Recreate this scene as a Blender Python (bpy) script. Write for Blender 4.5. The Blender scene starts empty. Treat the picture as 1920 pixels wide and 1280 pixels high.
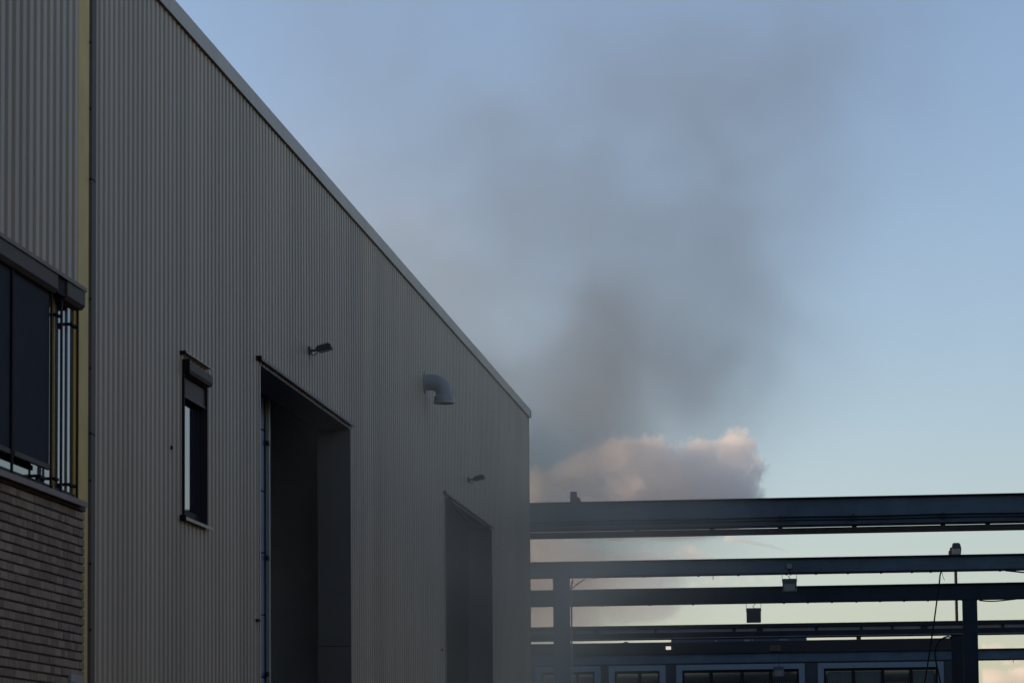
import bpy, bmesh, math, random
from mathutils import Matrix, Vector, noise
random.seed(7)
PI = math.pi
scn = bpy.context.scene
COL = scn.collection

# ------------------------------------------------------------------ camera
S = 1.64                                   # metres per working unit
FPX = 5800.0                               # focal length in photo pixels
YAW, PITCH, ROLL, CY = 0.1137, 0.0892, -0.0091, 985.8
CAM = Vector((4.2 * S, 0.0, 1.6))
ROT = (Matrix.Rotation(YAW, 3, 'Z') @ Matrix.Rotation(PI / 2 + PITCH, 3, 'X') @ Matrix.Rotation(ROLL, 3, 'Z'))
cam_data = bpy.data.cameras.new('camera')
cam_data.sensor_width = 36.0
cam_data.lens = FPX / 1920 * 36.0
cam_data.shift_y = (CY - 640) / 1920
cam_data.clip_start = 0.5
cam_data.clip_end = 60000
cam_data.dof.use_dof = True
cam_data.dof.focus_distance = 55.0
cam_data.dof.aperture_fstop = 7.0
cam = bpy.data.objects.new('camera', cam_data)
cam.matrix_world = Matrix.Translation(CAM) @ ROT.to_4x4()
COL.objects.link(cam)
scn.camera = cam

# ------------------------------------------------------------------ sky and sun
SUN_EL = math.radians(12.0)
SUN_AZ = math.radians(-85.0)               # clockwise from +Y: the sun stands low to the left
world = bpy.data.worlds.new('World')
scn.world = world
world.use_nodes = True
wn = world.node_tree
sky = wn.nodes.new('ShaderNodeTexSky')
sky.sky_type = 'NISHITA'
sky.sun_disc = False
sky.sun_elevation = SUN_EL
sky.sun_rotation = SUN_AZ
sky.altitude = 50
sky.air_density = 1.0
sky.dust_density = 1.0
sky.ozone_density = 1.3
bg = wn.nodes['Background']
bg.inputs['Strength'].default_value = 0.12
tint = wn.nodes.new('ShaderNodeVectorMath')          # white balance of the whole sky
tint.operation = 'MULTIPLY'
tint.inputs[1].default_value = (0.975, 0.945, 1.08)
wn.links.new(sky.outputs[0], tint.inputs[0])
wn.links.new(tint.outputs[0], bg.inputs['Color'])
sun_data = bpy.data.lights.new('sun', 'SUN')
sun_data.energy = 5.0
sun_data.angle = math.radians(0.5)
sun_data.color = (1.0, 0.66, 0.37)
sun = bpy.data.objects.new('sun', sun_data)
sd = Vector((math.sin(SUN_AZ) * math.cos(SUN_EL), math.cos(SUN_AZ) * math.cos(SUN_EL), math.sin(SUN_EL)))
sun.rotation_euler = (-sd).to_track_quat('-Z', 'Y').to_euler()
sun.location = (-30, 20, 40)
COL.objects.link(sun)
vs = scn.view_settings
scn.display_settings.display_device = 'sRGB'
vs.view_transform = 'Standard'
vs.look = 'None'
vs.exposure = 0.62
vs.gamma = 1.0
vs.use_curve_mapping = False
cy = scn.cycles
cy.max_bounces = 10
cy.diffuse_bounces = 3
cy.glossy_bounces = 3
cy.transmission_bounces = 4
cy.volume_bounces = 8
cy.transparent_max_bounces = 16
cy.use_denoising = True
cy.use_adaptive_sampling = True
cy.volume_step_rate = 1.0
cy.volume_max_steps = 512

# ------------------------------------------------------------------ helpers
def ray(px, py):
    return ROT @ Vector(((px - 960) / FPX, (CY - py) / FPX, -1.0))
def on_x(px, py, X):                        # point of a wall plane x = X
    r = ray(px, py)
    return CAM + r * ((X - CAM.x) / r.x)
def on_y(px, py, Y):                        # point of a cross plane y = Y
    r = ray(px, py)
    return CAM + r * ((Y - CAM.y) / r.y)

MATS = {}
def mat(name, col, rough=0.6, metal=0.0, var=0.0, scale=3.0, bump=0.0, bscale=40.0, spec=0.5, streak=False, rnd=0.0):
    m = bpy.data.materials.new(name)
    m.use_nodes = True
    nt = m.node_tree
    b = nt.nodes['Principled BSDF']
    b.inputs['Roughness'].default_value = rough
    b.inputs['Metallic'].default_value = metal
    b.inputs['Specular IOR Level'].default_value = spec
    b.inputs['Base Color'].default_value = (*col, 1)
    geo = nt.nodes.new('ShaderNodeNewGeometry')
    fac = None
    if var > 0:
        vec = geo.outputs['Position']
        if streak:
            mp = nt.nodes.new('ShaderNodeMapping')
            mp.inputs['Scale'].default_value = (1, 1, 0.08)
            nt.links.new(vec, mp.inputs['Vector'])
            vec = mp.outputs[0]
        n = nt.nodes.new('ShaderNodeTexNoise')
        n.inputs['Scale'].default_value = scale
        n.inputs['Detail'].default_value = 6
        n.inputs['Roughness'].default_value = 0.6
        nt.links.new(vec, n.inputs['Vector'])
        mr = nt.nodes.new('ShaderNodeMapRange')
        mr.inputs[1].default_value = 0.3
        mr.inputs[2].default_value = 0.7
        mr.inputs[3].default_value = 1 - var
        mr.inputs[4].default_value = 1 + var
        nt.links.new(n.outputs[0], mr.inputs[0])
        fac = mr.outputs[0]
    if rnd > 0:
        oi = nt.nodes.new('ShaderNodeObjectInfo')
        mr2 = nt.nodes.new('ShaderNodeMapRange')
        mr2.inputs[3].default_value = 1 - rnd
        mr2.inputs[4].default_value = 1 + rnd
        nt.links.new(oi.outputs['Random'], mr2.inputs[0])
        if fac is None:
            fac = mr2.outputs[0]
        else:
            mu = nt.nodes.new('ShaderNodeMath')
            mu.operation = 'MULTIPLY'
            nt.links.new(fac, mu.inputs[0])
            nt.links.new(mr2.outputs[0], mu.inputs[1])
            fac = mu.outputs[0]
    if fac is not None:
        vm = nt.nodes.new('ShaderNodeVectorMath')
        vm.operation = 'SCALE'
        vm.inputs[0].default_value = col
        nt.links.new(fac, vm.inputs['Scale'])
        nt.links.new(vm.outputs[0], b.inputs['Base Color'])
    if bump > 0:
        n2 = nt.nodes.new('ShaderNodeTexNoise')
        n2.inputs['Scale'].default_value = bscale
        n2.inputs['Detail'].default_value = 4
        nt.links.new(geo.outputs['Position'], n2.inputs['Vector'])
        bp = nt.nodes.new('ShaderNodeBump')
        bp.inputs['Strength'].default_value = bump
        bp.inputs['Distance'].default_value = 0.01
        nt.links.new(n2.outputs[0], bp.inputs['Height'])
        nt.links.new(bp.outputs[0], b.inputs['Normal'])
    MATS[name] = m
    return m

def glass(name, col, rough=0.03):
    m = mat(name, col, rough, 0.0, spec=0.9)
    m.node_tree.nodes['Principled BSDF'].inputs['IOR'].default_value = 1.9
    return m

mat('dark_cladding', (0.10, 0.10, 0.10), 0.6, 0.0, 0.1, 1.0)
mat('cladding', (0.325, 0.281, 0.207), 0.5, 0.0, 0.15, 0.9, 0.08, 12, 0.35, True, 0.045)
mat('flashing', (0.33, 0.29, 0.225), 0.45, 0.0, 0.12, 1.5, 0.05, 8, 0.4)
mat('dark_flashing', (0.07, 0.063, 0.046), 0.6, 0.0, 0.12, 2.0, spec=0.2)
mat('yellow_paint', (0.50, 0.36, 0.075), 0.55, 0.0, 0.12, 2.5, 0.05, 20)
mat('brick', (0.25, 0.205, 0.148), 0.9, 0.0, 0.14, 18, 0.5, 60, 0.2, False, 0.25)
mat('mortar', (0.105, 0.092, 0.075), 0.95, 0.0, 0.15, 30, 0.3, 80, 0.1)
mat('brown_flashing', (0.17, 0.14, 0.11), 0.6, 0.0, 0.15, 3, spec=0.2)
mat('stone_sill', (0.24, 0.21, 0.175), 0.8, 0.0, 0.14, 6, 0.2, 50)
mat('blind_box', (0.056, 0.047, 0.035), 0.6, 0.0, 0.08, 3, spec=0.2)
mat('black_metal', (0.012, 0.012, 0.013), 0.7, spec=0.08)
mat('dark_frame', (0.022, 0.023, 0.026), 0.6, spec=0.12)
mat('screen_cloth', (0.034, 0.040, 0.047), 0.9, 0.0, 0.1, 4, 0.15, 300, 0.1)
mat('concrete', (0.2, 0.195, 0.19), 0.9, 0.0, 0.15, 1.5, 0.2, 20)
mat('interior', (0.5, 0.49, 0.47), 0.85, 0.0, 0.15, 1.0)
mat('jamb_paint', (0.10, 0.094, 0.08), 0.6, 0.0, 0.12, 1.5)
mat('door_blue', (0.03, 0.075, 0.16), 0.5, 0.0, 0.12, 3)
mat('galvanised', (0.32, 0.33, 0.335), 0.4, 0.6, 0.12, 5)
mat('pipe_paint', (0.20, 0.215, 0.225), 0.5, 0.1, 0.1, 4)
mat('lamp_body', (0.034, 0.036, 0.038), 0.5)
mat('lamp_face', (0.12, 0.125, 0.12), 0.25)
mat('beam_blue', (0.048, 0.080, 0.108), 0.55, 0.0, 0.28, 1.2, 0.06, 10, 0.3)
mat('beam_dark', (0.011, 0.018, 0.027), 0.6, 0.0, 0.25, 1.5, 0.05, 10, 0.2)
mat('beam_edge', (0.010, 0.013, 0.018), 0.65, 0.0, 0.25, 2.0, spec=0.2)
mat('rust_rail', (0.032, 0.024, 0.02), 0.75, 0.2, 0.3, 4)
mat('rail_web', (0.16, 0.15, 0.15), 0.7, 0.0, 0.15, 2)
mat('facade', (0.012, 0.016, 0.024), 0.7, 0.0, 0.12, 1.0)
mat('facade_trim', (0.10, 0.145, 0.185), 0.6, 0.0, 0.08, 2)
mat('roof_felt', (0.06, 0.06, 0.062), 0.9, 0.0, 0.2, 1)
mat('curtain', (0.055, 0.068, 0.066), 0.9, 0.0, 0.1, 6)
mat('roof_blue', (0.012, 0.024, 0.06), 0.6, 0.0, 0.1, 2)
mat('white_mark', (0.6, 0.62, 0.64), 0.6)
mat('cable', (0.008, 0.008, 0.008), 0.8, spec=0.08)
mat('asphalt', (0.05, 0.05, 0.05), 0.9, 0.0, 0.2, 0.6, 0.3, 60)
mat('leaf', (0.03, 0.045, 0.02), 0.7)
glass('pane', (0.02, 0.024, 0.03))
glass('far_pane', (0.012, 0.018, 0.02), 0.08)

def link(name, me, m, parent=None):
    o = bpy.data.objects.new(name, me)
    if m and not me.materials:
        me.materials.append(MATS[m])
    COL.objects.link(o)
    o.parent = parent
    return o
def empty(name, loc=(0, 0, 0)):
    o = bpy.data.objects.new(name, None)
    o.empty_display_size = 0.3
    o.location = loc
    COL.objects.link(o)
    return o
def tag(o, label, cat, group=None):
    o['label'] = label
    o['category'] = cat
    if group:
        o['group'] = group
    return o
def kind(o, k):
    o['kind'] = k
    return o

class MB:
    """collects solids for one mesh; coordinates are world unless the parent moves them"""
    def __init__(s):
        s.v, s.f = [], []
    def box(s, x0, x1, y0, y1, z0, z1):
        x0, x1 = sorted((x0, x1)); y0, y1 = sorted((y0, y1)); z0, z1 = sorted((z0, z1))
        n = len(s.v)
        s.v += [(x0, y0, z0), (x1, y0, z0), (x1, y1, z0), (x0, y1, z0), (x0, y0, z1), (x1, y0, z1), (x1, y1, z1), (x0, y1, z1)]
        s.f += [[n + i for i in q] for q in ((0, 3, 2, 1), (4, 5, 6, 7), (0, 1, 5, 4), (1, 2, 6, 5), (2, 3, 7, 6), (3, 0, 4, 7))]
        return s
    def prism(s, prof, axis, a0, a1):
        """profile of 2-D points swept along an axis (x: prof is y,z; y: prof is x,z; z: prof is x,y)"""
        n = len(s.v); k = len(prof)
        for a in (a0, a1):
            for p, q in prof:
                s.v.append({'x': (a, p, q), 'y': (p, a, q), 'z': (p, q, a)}[axis])
        for i in range(k):
            j = (i + 1) % k
            s.f.append([n + i, n + j, n + k + j, n + k + i])
        s.f.append([n + i for i in range(k)][::-1])
        s.f.append([n + k + i for i in range(k)])
        return s
    def tube(s, pts, r, seg=8, cap=True):
        pts = [Vector(p) for p in pts]
        n0 = len(s.v)
        rs = r if isinstance(r, (list, tuple)) else [r] * len(pts)
        a = None
        for i, p in enumerate(pts):
            t = (pts[min(i + 1, len(pts) - 1)] - pts[max(i - 1, 0)]).normalized()
            if a is None:
                a = t.cross(Vector((0.13, 0.95, 0.3)) if abs(t.y) < 0.9 else Vector((1, 0, 0)))
            a = (a - t * a.dot(t)).normalized()
            b = t.cross(a).normalized()
            for k in range(seg):
                w = 2 * PI * k / seg
                s.v.append(tuple(p + (a * math.cos(w) + b * math.sin(w)) * rs[i]))
        for i in range(len(pts) - 1):
            for k in range(seg):
                k2 = (k + 1) % seg
                s.f.append([n0 + i * seg + k, n0 + i * seg + k2, n0 + (i + 1) * seg + k2, n0 + (i + 1) * seg + k])
        if cap:
            s.f.append([n0 + k for k in range(seg)][::-1])
            s.f.append([n0 + (len(pts) - 1) * seg + k for k in range(seg)])
        return s
    def build(s, name, m, parent=None, bevel=0.0, smooth=False, origin=None):
        me = bpy.data.meshes.new(name)
        vv = s.v
        if origin is not None:
            vv = [tuple(Vector(p) - Vector(origin)) for p in vv]
        me.from_pydata(vv, [], s.f)
        bm = bmesh.new(); bm.from_mesh(me)
        bmesh.ops.recalc_face_normals(bm, faces=bm.faces)
        if bevel > 0:
            bmesh.ops.bevel(bm, geom=[e for e in bm.edges if len(e.link_faces) == 2 and e.calc_face_angle(0) > 0.6], offset=bevel, segments=2, affect='EDGES', profile=0.5)
        bm.to_mesh(me); bm.free()
        if smooth:
            me.polygons.foreach_set('use_smooth', [True] * len(me.polygons))
        o = link(name, me, m, parent)
        if origin is not None and parent is None:
            o.location = origin
        return o

def box(name, m, parent, x0, x1, y0, y1, z0, z1, bevel=0.0):
    return MB().box(x0, x1, y0, y1, z0, z1).build(name, m, parent, bevel)

# ------------------------------------------------------------------ ground
ground = box('ground', 'asphalt', None, -9000, 9000, -9000, 9000, -0.5, 0.0)
kind(ground, 'structure')

# ------------------------------------------------------------------ main positions (wall plane x = 0)
def wy(px, py=900, X=0.0):
    return on_x(px, py, X).y
def wz(px, py, X=0.0):
    return on_x(px, py, X).z
Y_CORNER = wy(168.5, 640)
Y_END = wy(993, 1000)
Z_ROOF = 1.6 + (6.4829 - 1.6) * S
Z_LINT = 1.6 + (4.6894 - 1.6) * S
D1 = (wy(487, 900), wy(657, 1000))
D2 = (wy(834.5, 1100), wy(923, 1150))
W1 = (wy(341, 850), wy(387.5, 900))
W1Z = (wz(365, 981), wz(365, 712))
REC = 0.44                                  # wall thickness
PITCH_R = 0.00684 * 16.8 * S
print('corner', Y_CORNER, 'end', Y_END, 'roof', Z_ROOF, 'lint', Z_LINT, 'doors', D1, D2, 'win', W1, W1Z)

def clad_sheet(name, parent, y0, y1, z0, z1, pitch, phase, holes, m='cladding', X=0.0, depth=0.023):
    """trapezoidal steel sheet between y0 and y1, with rectangular holes (ya, yb, za, zb) left open"""
    c, f = 0.50 * pitch, 0.07 * pitch
    bps = []
    k = math.floor((y0 - phase) / pitch) - 1
    while True:
        b = phase + k * pitch
        if b > y1 + pitch:
            break
        bps += [(b, 0), (b + c, 0), (b + c + f, -depth), (b + pitch - f, -depth)]
        k += 1
    def off(y):
        for (ya, xa), (yb, xb) in zip(bps, bps[1:]):
            if ya <= y <= yb:
                return xa + (xb - xa) * (y - ya) / max(1e-9, yb - ya)
        return 0
    ys = {y0, y1} | {b for b, _ in bps if y0 < b < y1}
    for h in holes:
        ys |= {q for q in h[:2] if y0 < q < y1}
    ys = sorted(ys)
    v, fc = [], []
    idx = {}
    def vert(y, z):
        key = (round(y, 4), round(z, 4))
        if key not in idx:
            idx[key] = len(v)
            v.append((X + off(y), y, z))
        return idx[key]
    for ya, yb in zip(ys, ys[1:]):
        mid = (ya + yb) / 2
        iv = [(z0, z1)]
        for h in holes:
            if h[0] <= mid <= h[1]:
                nv = []
                for a, b in iv:
                    if h[2] > a: nv.append((a, min(b, h[2])))
                    if h[3] < b: nv.append((max(a, h[3]), b))
                iv = nv
        for a, b in iv:
            fc.append([vert(ya, a), vert(yb, a), vert(yb, b), vert(ya, b)])
    if not fc:
        return None
    me = bpy.data.meshes.new(name)
    me.from_pydata(v, [], fc)
    return link(name, me, m, parent)

# ------------------------------------------------------------------ the hall
hall = empty('industrial_hall', (0, Y_CORNER, 0))
tag(hall, 'long grey hall clad in ribbed steel sheet, with two tall open doorways', 'building')
hall.location = (0, 0, 0)
HOLES = [(D1[0], D1[1], -1, Z_LINT), (D2[0], D2[1], -1, Z_LINT), (W1[0], W1[1], W1Z[0], W1Z[1])]
yc0 = Y_CORNER + 0.17
n_sheet = 0
y = yc0
while y < Y_END - 0.05:
    y2 = min(y + 5 * PITCH_R, Y_END - 0.04)
    clad_sheet('cladding_sheet', hall, y, y2, 0.15, Z_ROOF - 0.02, PITCH_R, yc0, HOLES, X=0.0015 * (n_sheet % 2))
    n_sheet += 1
    y = y2
# core of the wall behind the sheets
def core(y0, y1, z0, z1):
    return box('wall_core', 'interior', hall, -REC, -0.05, y0, y1, z0, z1)
core(Y_CORNER + 0.05, W1[0], 0, Z_ROOF - 0.1)
core(W1[0], W1[1], 0, W1Z[0] - 0.002)
core(W1[0], W1[1], W1Z[1] + 0.002, Z_ROOF - 0.1)
core(W1[1], D1[0], 0, Z_ROOF - 0.1)
core(D1[0], D1[1], Z_LINT + 0.002, Z_ROOF - 0.1)
core(D1[1], D2[0], 0, Z_ROOF - 0.1)
core(D2[0], D2[1], Z_LINT + 0.002, Z_ROOF - 0.1)
core(D2[1], Y_END - 0.04, 0, Z_ROOF - 0.1)
HW = 26.0                                   # hall width
box('rear_wall', 'interior', hall, -HW, -HW + 0.3, Y_CORNER + 0.05, Y_END - 0.04, 0, Z_ROOF - 0.1)
box('end_wall', 'interior', hall, -HW + 0.3, -REC, Y_END - 0.34, Y_END - 0.045, 0, Z_ROOF - 0.1)
box('end_wall', 'interior', hall, -HW + 0.3, -REC, Y_CORNER + 0.06, Y_CORNER + 0.36, 0, Z_ROOF - 0.1)
box('end_cladding', 'cladding', hall, -HW, 0.0, Y_END - 0.035, Y_END, 0.1, Z_ROOF - 0.02)
box('added_bounce_wall', 'interior', hall, -11.0, -REC - 0.01, D1[1] + 2.5, D1[1] + 2.7, 0.03, Z_ROOF - 0.12)  # added pale wall, lifts the dark seen through the near doorway
box('roof', 'roof_felt', hall, -HW - 0.1, -0.06, Y_CORNER + 0.02, Y_END + 0.02, Z_ROOF - 0.09, Z_ROOF + 0.02)
box('floor_slab', 'concrete', hall, -HW + 0.3, 0.4, Y_CORNER + 0.4, Y_END - 0.4, 0.0, 0.02)
# verge flashing: in lengths of 3 m with lapped joints
FH = 0.145
yy = Y_CORNER - 0.02
k = 0
while yy < Y_END:
    y2 = min(yy + 3.05, Y_END + 0.07)
    e = 0.0012 * (k % 2)
    MB().prism([(-0.3, Z_ROOF + FH - 0.045), (0.034 + e, Z_ROOF + FH), (0.034 + e, Z_ROOF - 0.03), (0.026, Z_ROOF - 0.034), (0.018, Z_ROOF - 0.004), (-0.3, Z_ROOF + 0.03)], 'y', yy, y2 - 0.004).build('verge_flashing', 'flashing', hall)
    yy = y2
    k += 1
MB().box(-0.02, 0.008, Y_CORNER, Y_END - 0.01, Z_ROOF - 0.024, Z_ROOF - 0.006).build('drip_strip', 'flashing', hall)
MB().box(-0.25, 0.05, Y_END + 0.072, Y_END + 0.105, Z_ROOF - 0.03, Z_ROOF + FH).build('verge_end_cap', 'flashing', hall, 0.004)
MB().box(-0.06, 0.008, Y_END - 0.038, Y_END + 0.03, 0.1, Z_ROOF - 0.037).build('corner_trim', 'flashing', hall)
# dark corner flashing at the joint with the office
cf = MB().prism([(-0.06, Y_CORNER - 0.06), (0.012, Y_CORNER + 0.01), (0.012, Y_CORNER + 0.165), (-0.06, Y_CORNER + 0.165)], 'z', 0.1, Z_ROOF - 0.02).build('corner_flashing', 'dark_flashing', hall)
for py in (80, 204, 336, 560, 690, 812, 900, 1056, 1180):
    p = on_x(168.5, py, 0.012)
    MB().tube([p, p + Vector((0.012, 0, 0))], 0.012, 6).build('rivet', 'black_metal', cf)
for py in (335, 812):
    p = on_x(168, py, 0.02)
    MB().tube([p, p + Vector((0.03, 0.02, -0.005)), p + Vector((0.03, 0.07, -0.02))], 0.005, 6).build('clip', 'black_metal', cf)

# window of the hall
win = empty('window'); win.parent = hall
y0, y1 = W1; z0, z1 = W1Z
IN = -0.072
MB().box(IN - 0.004, 0.012, y1 - 0.02, y1 - 0.002, z0 + 0.02, z1).build('far_reveal', 'dark_frame', win)
MB().box(IN - 0.004, 0.012, y0 + 0.002, y0 + 0.02, z0 + 0.02, z1).build('near_reveal', 'dark_frame', win)
MB().box(IN - 0.06, 0.006, y0 + 0.02, y1 - 0.02, z1 - 0.02, z1 - 0.002).build('head_reveal', 'dark_frame', win)
MB().box(0.0, 0.022, y0 + 0.002, y0 + 0.05, z0 + 0.02, z1 + 0.02).build('guide_rail', 'black_metal', win, 0.004)
fr = MB()
fr.box(IN - 0.05, IN, y0 + 0.02, y0 + 0.10, z0 + 0.02, z1 - 0.02)
fr.box(IN - 0.05, IN, y1 - 0.10, y1 - 0.02, z0 + 0.02, z1 - 0.02)
fr.box(IN - 0.05, IN, y0 + 0.10, y1 - 0.10, z0 + 0.02, z0 + 0.13)
fr.box(IN - 0.05, IN, y0 + 0.10, y1 - 0.10, z1 - 0.12, z1 - 0.02)
fr.build('frame', 'dark_frame', win)
MB().box(IN - 0.045, IN - 0.012, y0 + 0.10, y1 - 0.10, z0 + 0.13, z1 - 0.12).build('pane', 'pane', win)
sy0, sy1 = wy(338, 968), wy(389, 990)
MB().prism([(-0.15, z0 + 0.035), (0.055, z0 + 0.012), (0.055, z0 - 0.02), (0.045, z0 - 0.02), (0.045, z0), (-0.15, z0 + 0.01)], 'y', sy0, sy1).build('sill', 'flashing', win)
MB().box(-0.02, 0.062, sy0 - 0.012, sy0 - 0.001, z0 - 0.028, z0 + 0.028).build('sill_end', 'black_metal', win)
bz0 = wz(365, 728)
MB().prism([(0.0, z1 + 0.13), (0.045, z1 + 0.13), (0.075, z1 + 0.10), (0.075, z1 + 0.03), (0.06, z1 - 0.005), (0.0, z1 - 0.005)], 'y', y0 + 0.02, y1 - 0.03).build('shutter_box', 'blind_box', win)
MB().box(0.0, 0.08, y0 + 0.003, y0 + 0.019, z1 - 0.01, z1 + 0.135).build('shutter_box_end', 'black_metal', win)
MB().box(-0.03, -0.015, y0 + 0.071, y1 - 0.021, z1 - 0.21, z1 - 0.03).build('shutter_slats', 'blind_box', win)
MB().box(-0.035, -0.006, y0 + 0.071, y1 - 0.021, z1 - 0.235, z1 - 0.212).build('shutter_bottom_bar', 'dark_flashing', win)
MB().prism([(0.0, z1 + 0.215), (0.06, z1 + 0.20), (0.06, z1 + 0.19), (0.0, z1 + 0.20)], 'y', y0 - 0.03, y1 + 0.04).build('head_flashing', 'flashing', win)
MB().box(-0.02, 0.05, y0 - 0.045, y0 - 0.031, z1 + 0.175, z1 + 0.215).build('head_flashing_end', 'black_metal', win)

# doorways
def doorway(d, leaf_px):
    dw = empty('doorway'); dw.parent = hall
    y0, y1 = d
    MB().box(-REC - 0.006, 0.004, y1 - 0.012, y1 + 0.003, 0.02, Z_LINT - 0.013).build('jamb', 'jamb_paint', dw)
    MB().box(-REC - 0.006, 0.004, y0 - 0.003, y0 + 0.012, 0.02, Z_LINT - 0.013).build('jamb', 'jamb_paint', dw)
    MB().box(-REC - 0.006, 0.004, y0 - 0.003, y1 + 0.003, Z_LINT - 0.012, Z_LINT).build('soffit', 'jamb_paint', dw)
    MB().prism([(-0.02, Z_LINT + 0.075), (0.05, Z_LINT + 0.062), (0.05, Z_LINT + 0.028), (0.04, Z_LINT + 0.028), (0.04, Z_LINT + 0.045), (-0.02, Z_LINT + 0.05)], 'y', y0 - 0.13, y1 + 0.14).build('lintel_flashing', 'stone_sill', dw)
    MB().box(-0.02, 0.052, y0 - 0.145, y0 - 0.132, Z_LINT + 0.02, Z_LINT + 0.075).build('flashing_end', 'black_metal', dw)
    MB().box(0.0015, 0.012, y1 + 0.004, y1 + 0.05, 0.02, Z_LINT - 0.02).build('edge_trim', 'flashing', dw)
    MB().box(0.0015, 0.012, y0 - 0.05, y0 - 0.004, 0.02, Z_LINT - 0.02).build('edge_trim', 'flashing', dw)
    return dw
dw1 = doorway(D1, 497)
dw2 = doorway(D2, None)
# folding leaf standing just behind the first doorway
PX = -REC - 0.10
ly1 = wy(497.5, 1100, PX)
leaf = empty('door_leaf'); leaf.parent = dw1
pz = [0.1]
while pz[-1] < Z_LINT + 0.1:
    pz.append(pz[-1] + 0.77)
for a, b in zip(pz, pz[1:]):
    MB().box(PX - 0.05, PX, D1[0] - 0.35, ly1, a + 0.006, b - 0.006).build('door_panel', 'door_blue', leaf, 0.006)
sy = wy(499, 1100, PX + 0.02); sy2 = wy(506.5, 1100, PX + 0.02)
MB().box(PX - 0.06, PX + 0.01, ly1 + 0.004, sy, 0.05, Z_LINT + 0.2).build('stile', 'black_metal', leaf)
MB().box(PX - 0.06, PX + 0.02, sy + 0.002, sy2 - 0.10, 0.05, Z_LINT + 0.2).build('stile', 'dark_flashing', leaf)
MB().box(PX - 0.06, PX + 0.026, sy2 - 0.098, sy2, 0.05, Z_LINT + 0.2).build('stile', 'pipe_paint', leaf)
for pyy in (830, 1045, 1263):
    p = on_x(500.5, pyy, PX + 0.03)
    MB().box(p.x, p.x + 0.015, p.y - 0.03, p.y + 0.10, p.z - 0.03, p.z + 0.03).build('hinge', 'black_metal', leaf, 0.006)
p = on_x(483, 1162, 0.012)
MB().box(0.0, 0.03, p.y - 0.06, p.y + 0.08, p.z - 0.012, p.z + 0.012).build('latch_hook', 'black_metal', dw1)
p = on_x(652, 1217, -0.2)
MB().box(-REC, -0.01, D1[1] - 0.0155, D1[1] - 0.0125, p.z - 0.004, p.z + 0.004).build('jamb_joint', 'black_metal', dw1)
# loose rubber seal sagging under the second lintel
pts = []
for i in range(15):
    t = i / 14
    pts.append((0.045, D2[0] + 0.2 + t * (D2[1] - D2[0] - 0.9), Z_LINT - 0.02 - 0.16 * math.sin(PI * t) * (0.6 + 0.4 * math.sin(PI * t ** 0.8))))
MB().tube(pts, 0.018, 6).build('loose_seal', 'black_metal', dw2, smooth=True)
# small marks and screws on the cladding
for px, py in ((320, 839), (828, 1217)):
    p = on_x(px, py, 0.0)
    MB().box(0.002, 0.02, p.y - 0.012, p.y + 0.012, p.z - 0.02, p.z + 0.02).build('cable_stub', 'black_metal', hall)

# ------------------------------------------------------------------ fittings on the hall wall
def wall_light(px, py, label):
    b = on_x(px, py, 0.0)
    t = empty('floodlight', (0.0, b.y, b.z))
    tag(t, label, 'floodlight', 'floodlights above the hall doorways')
    MB().box(0.002, 0.03, -0.06, 0.06, -0.06, 0.06).build('wall_plate', 'lamp_body', t, 0.006)
    MB().tube([(0.02, 0, 0), (0.10, 0, 0.0), (0.14, 0, 0.01)], 0.018, 8).build('arm', 'lamp_body', t)
    MB().tube([(0.03, 0, -0.02), (0.05, 0, -0.07), (0.09, 0.01, -0.075), (0.12, 0.01, -0.04), (0.13, 0.01, 0.0)], 0.007, 6).build('cable', 'cable', t, smooth=True)
    h = MB()
    rot = Matrix.Rotation(math.radians(-14), 3, 'Y')
    h.prism([(0.0, -0.035), (0.02, -0.055), (0.23, -0.045), (0.235, 0.0), (0.20, 0.03), (0.03, 0.025), (0.0, 0.005)], 'y', -0.11, 0.11)
    for i in range(6):
        h.box(0.03 + i * 0.03, 0.04 + i * 0.03, -0.10, 0.10, 0.02, 0.042)
    h.v = [tuple(rot @ Vector(p) + Vector((0.12, 0, 0.02))) for p in h.v]
    ho = h.build('housing', 'lamp_body', t)
    g = MB().box(0.03, 0.215, -0.095, 0.095, -0.063, -0.058)
    g.v = [tuple(rot @ Vector(p) + Vector((0.12, 0, 0.02))) for p in g.v]
    g.build('lens', 'lamp_face', t)
    t.scale = (0.84, 0.84, 0.8)
    return t
wall_light(579, 657, 'dark floodlight on the cladding above the near doorway')
wall_light(877.5, 899, 'dark floodlight on the cladding above the far doorway, next to the hall corner')
b = on_x(796, 717, 0.0)
vp = empty('exhaust_elbow', (0, b.y, b.z))
tag(vp, 'blue grey exhaust pipe elbow turned downward out of the ribbed wall', 'pipe')
pts = [(0.0, 0, 0), (0.13, 0, 0)]
RB = 0.18
for i in range(1, 10):
    a = i / 9 * PI / 2
    pts.append((0.13 + RB * math.sin(a), 0, -RB * (1 - math.cos(a))))
pts.append((0.13 + RB, 0, -RB - 0.05))
MB().tube(pts, 0.128, 20).build('bend', 'pipe_paint', vp, smooth=False)
MB().tube([(0.13 + RB, 0, -RB - 0.03), (0.13 + RB, 0, -RB - 0.05), (0.13 + RB, 0, -RB - 0.13), (0.13 + RB, 0, -RB - 0.16)], [0.136, 0.158, 0.160, 0.172], 20, cap=False).build('collar', 'pipe_paint', vp)
for a in (0.05, 0.5, 1.05):
    c = Vector((0.13 + RB * math.sin(a), 0, -RB * (1 - math.cos(a)))); tdir = Vector((math.cos(a), 0, -math.sin(a)))
    MB().tube([c - tdir * 0.008, c + tdir * 0.008], 0.1325, 20).build('seam', 'pipe_paint', vp)
MB().tube([(0.002, 0, 0), (0.025, 0, 0)], 0.17, 20).build('wall_flange', 'pipe_paint', vp)

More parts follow.
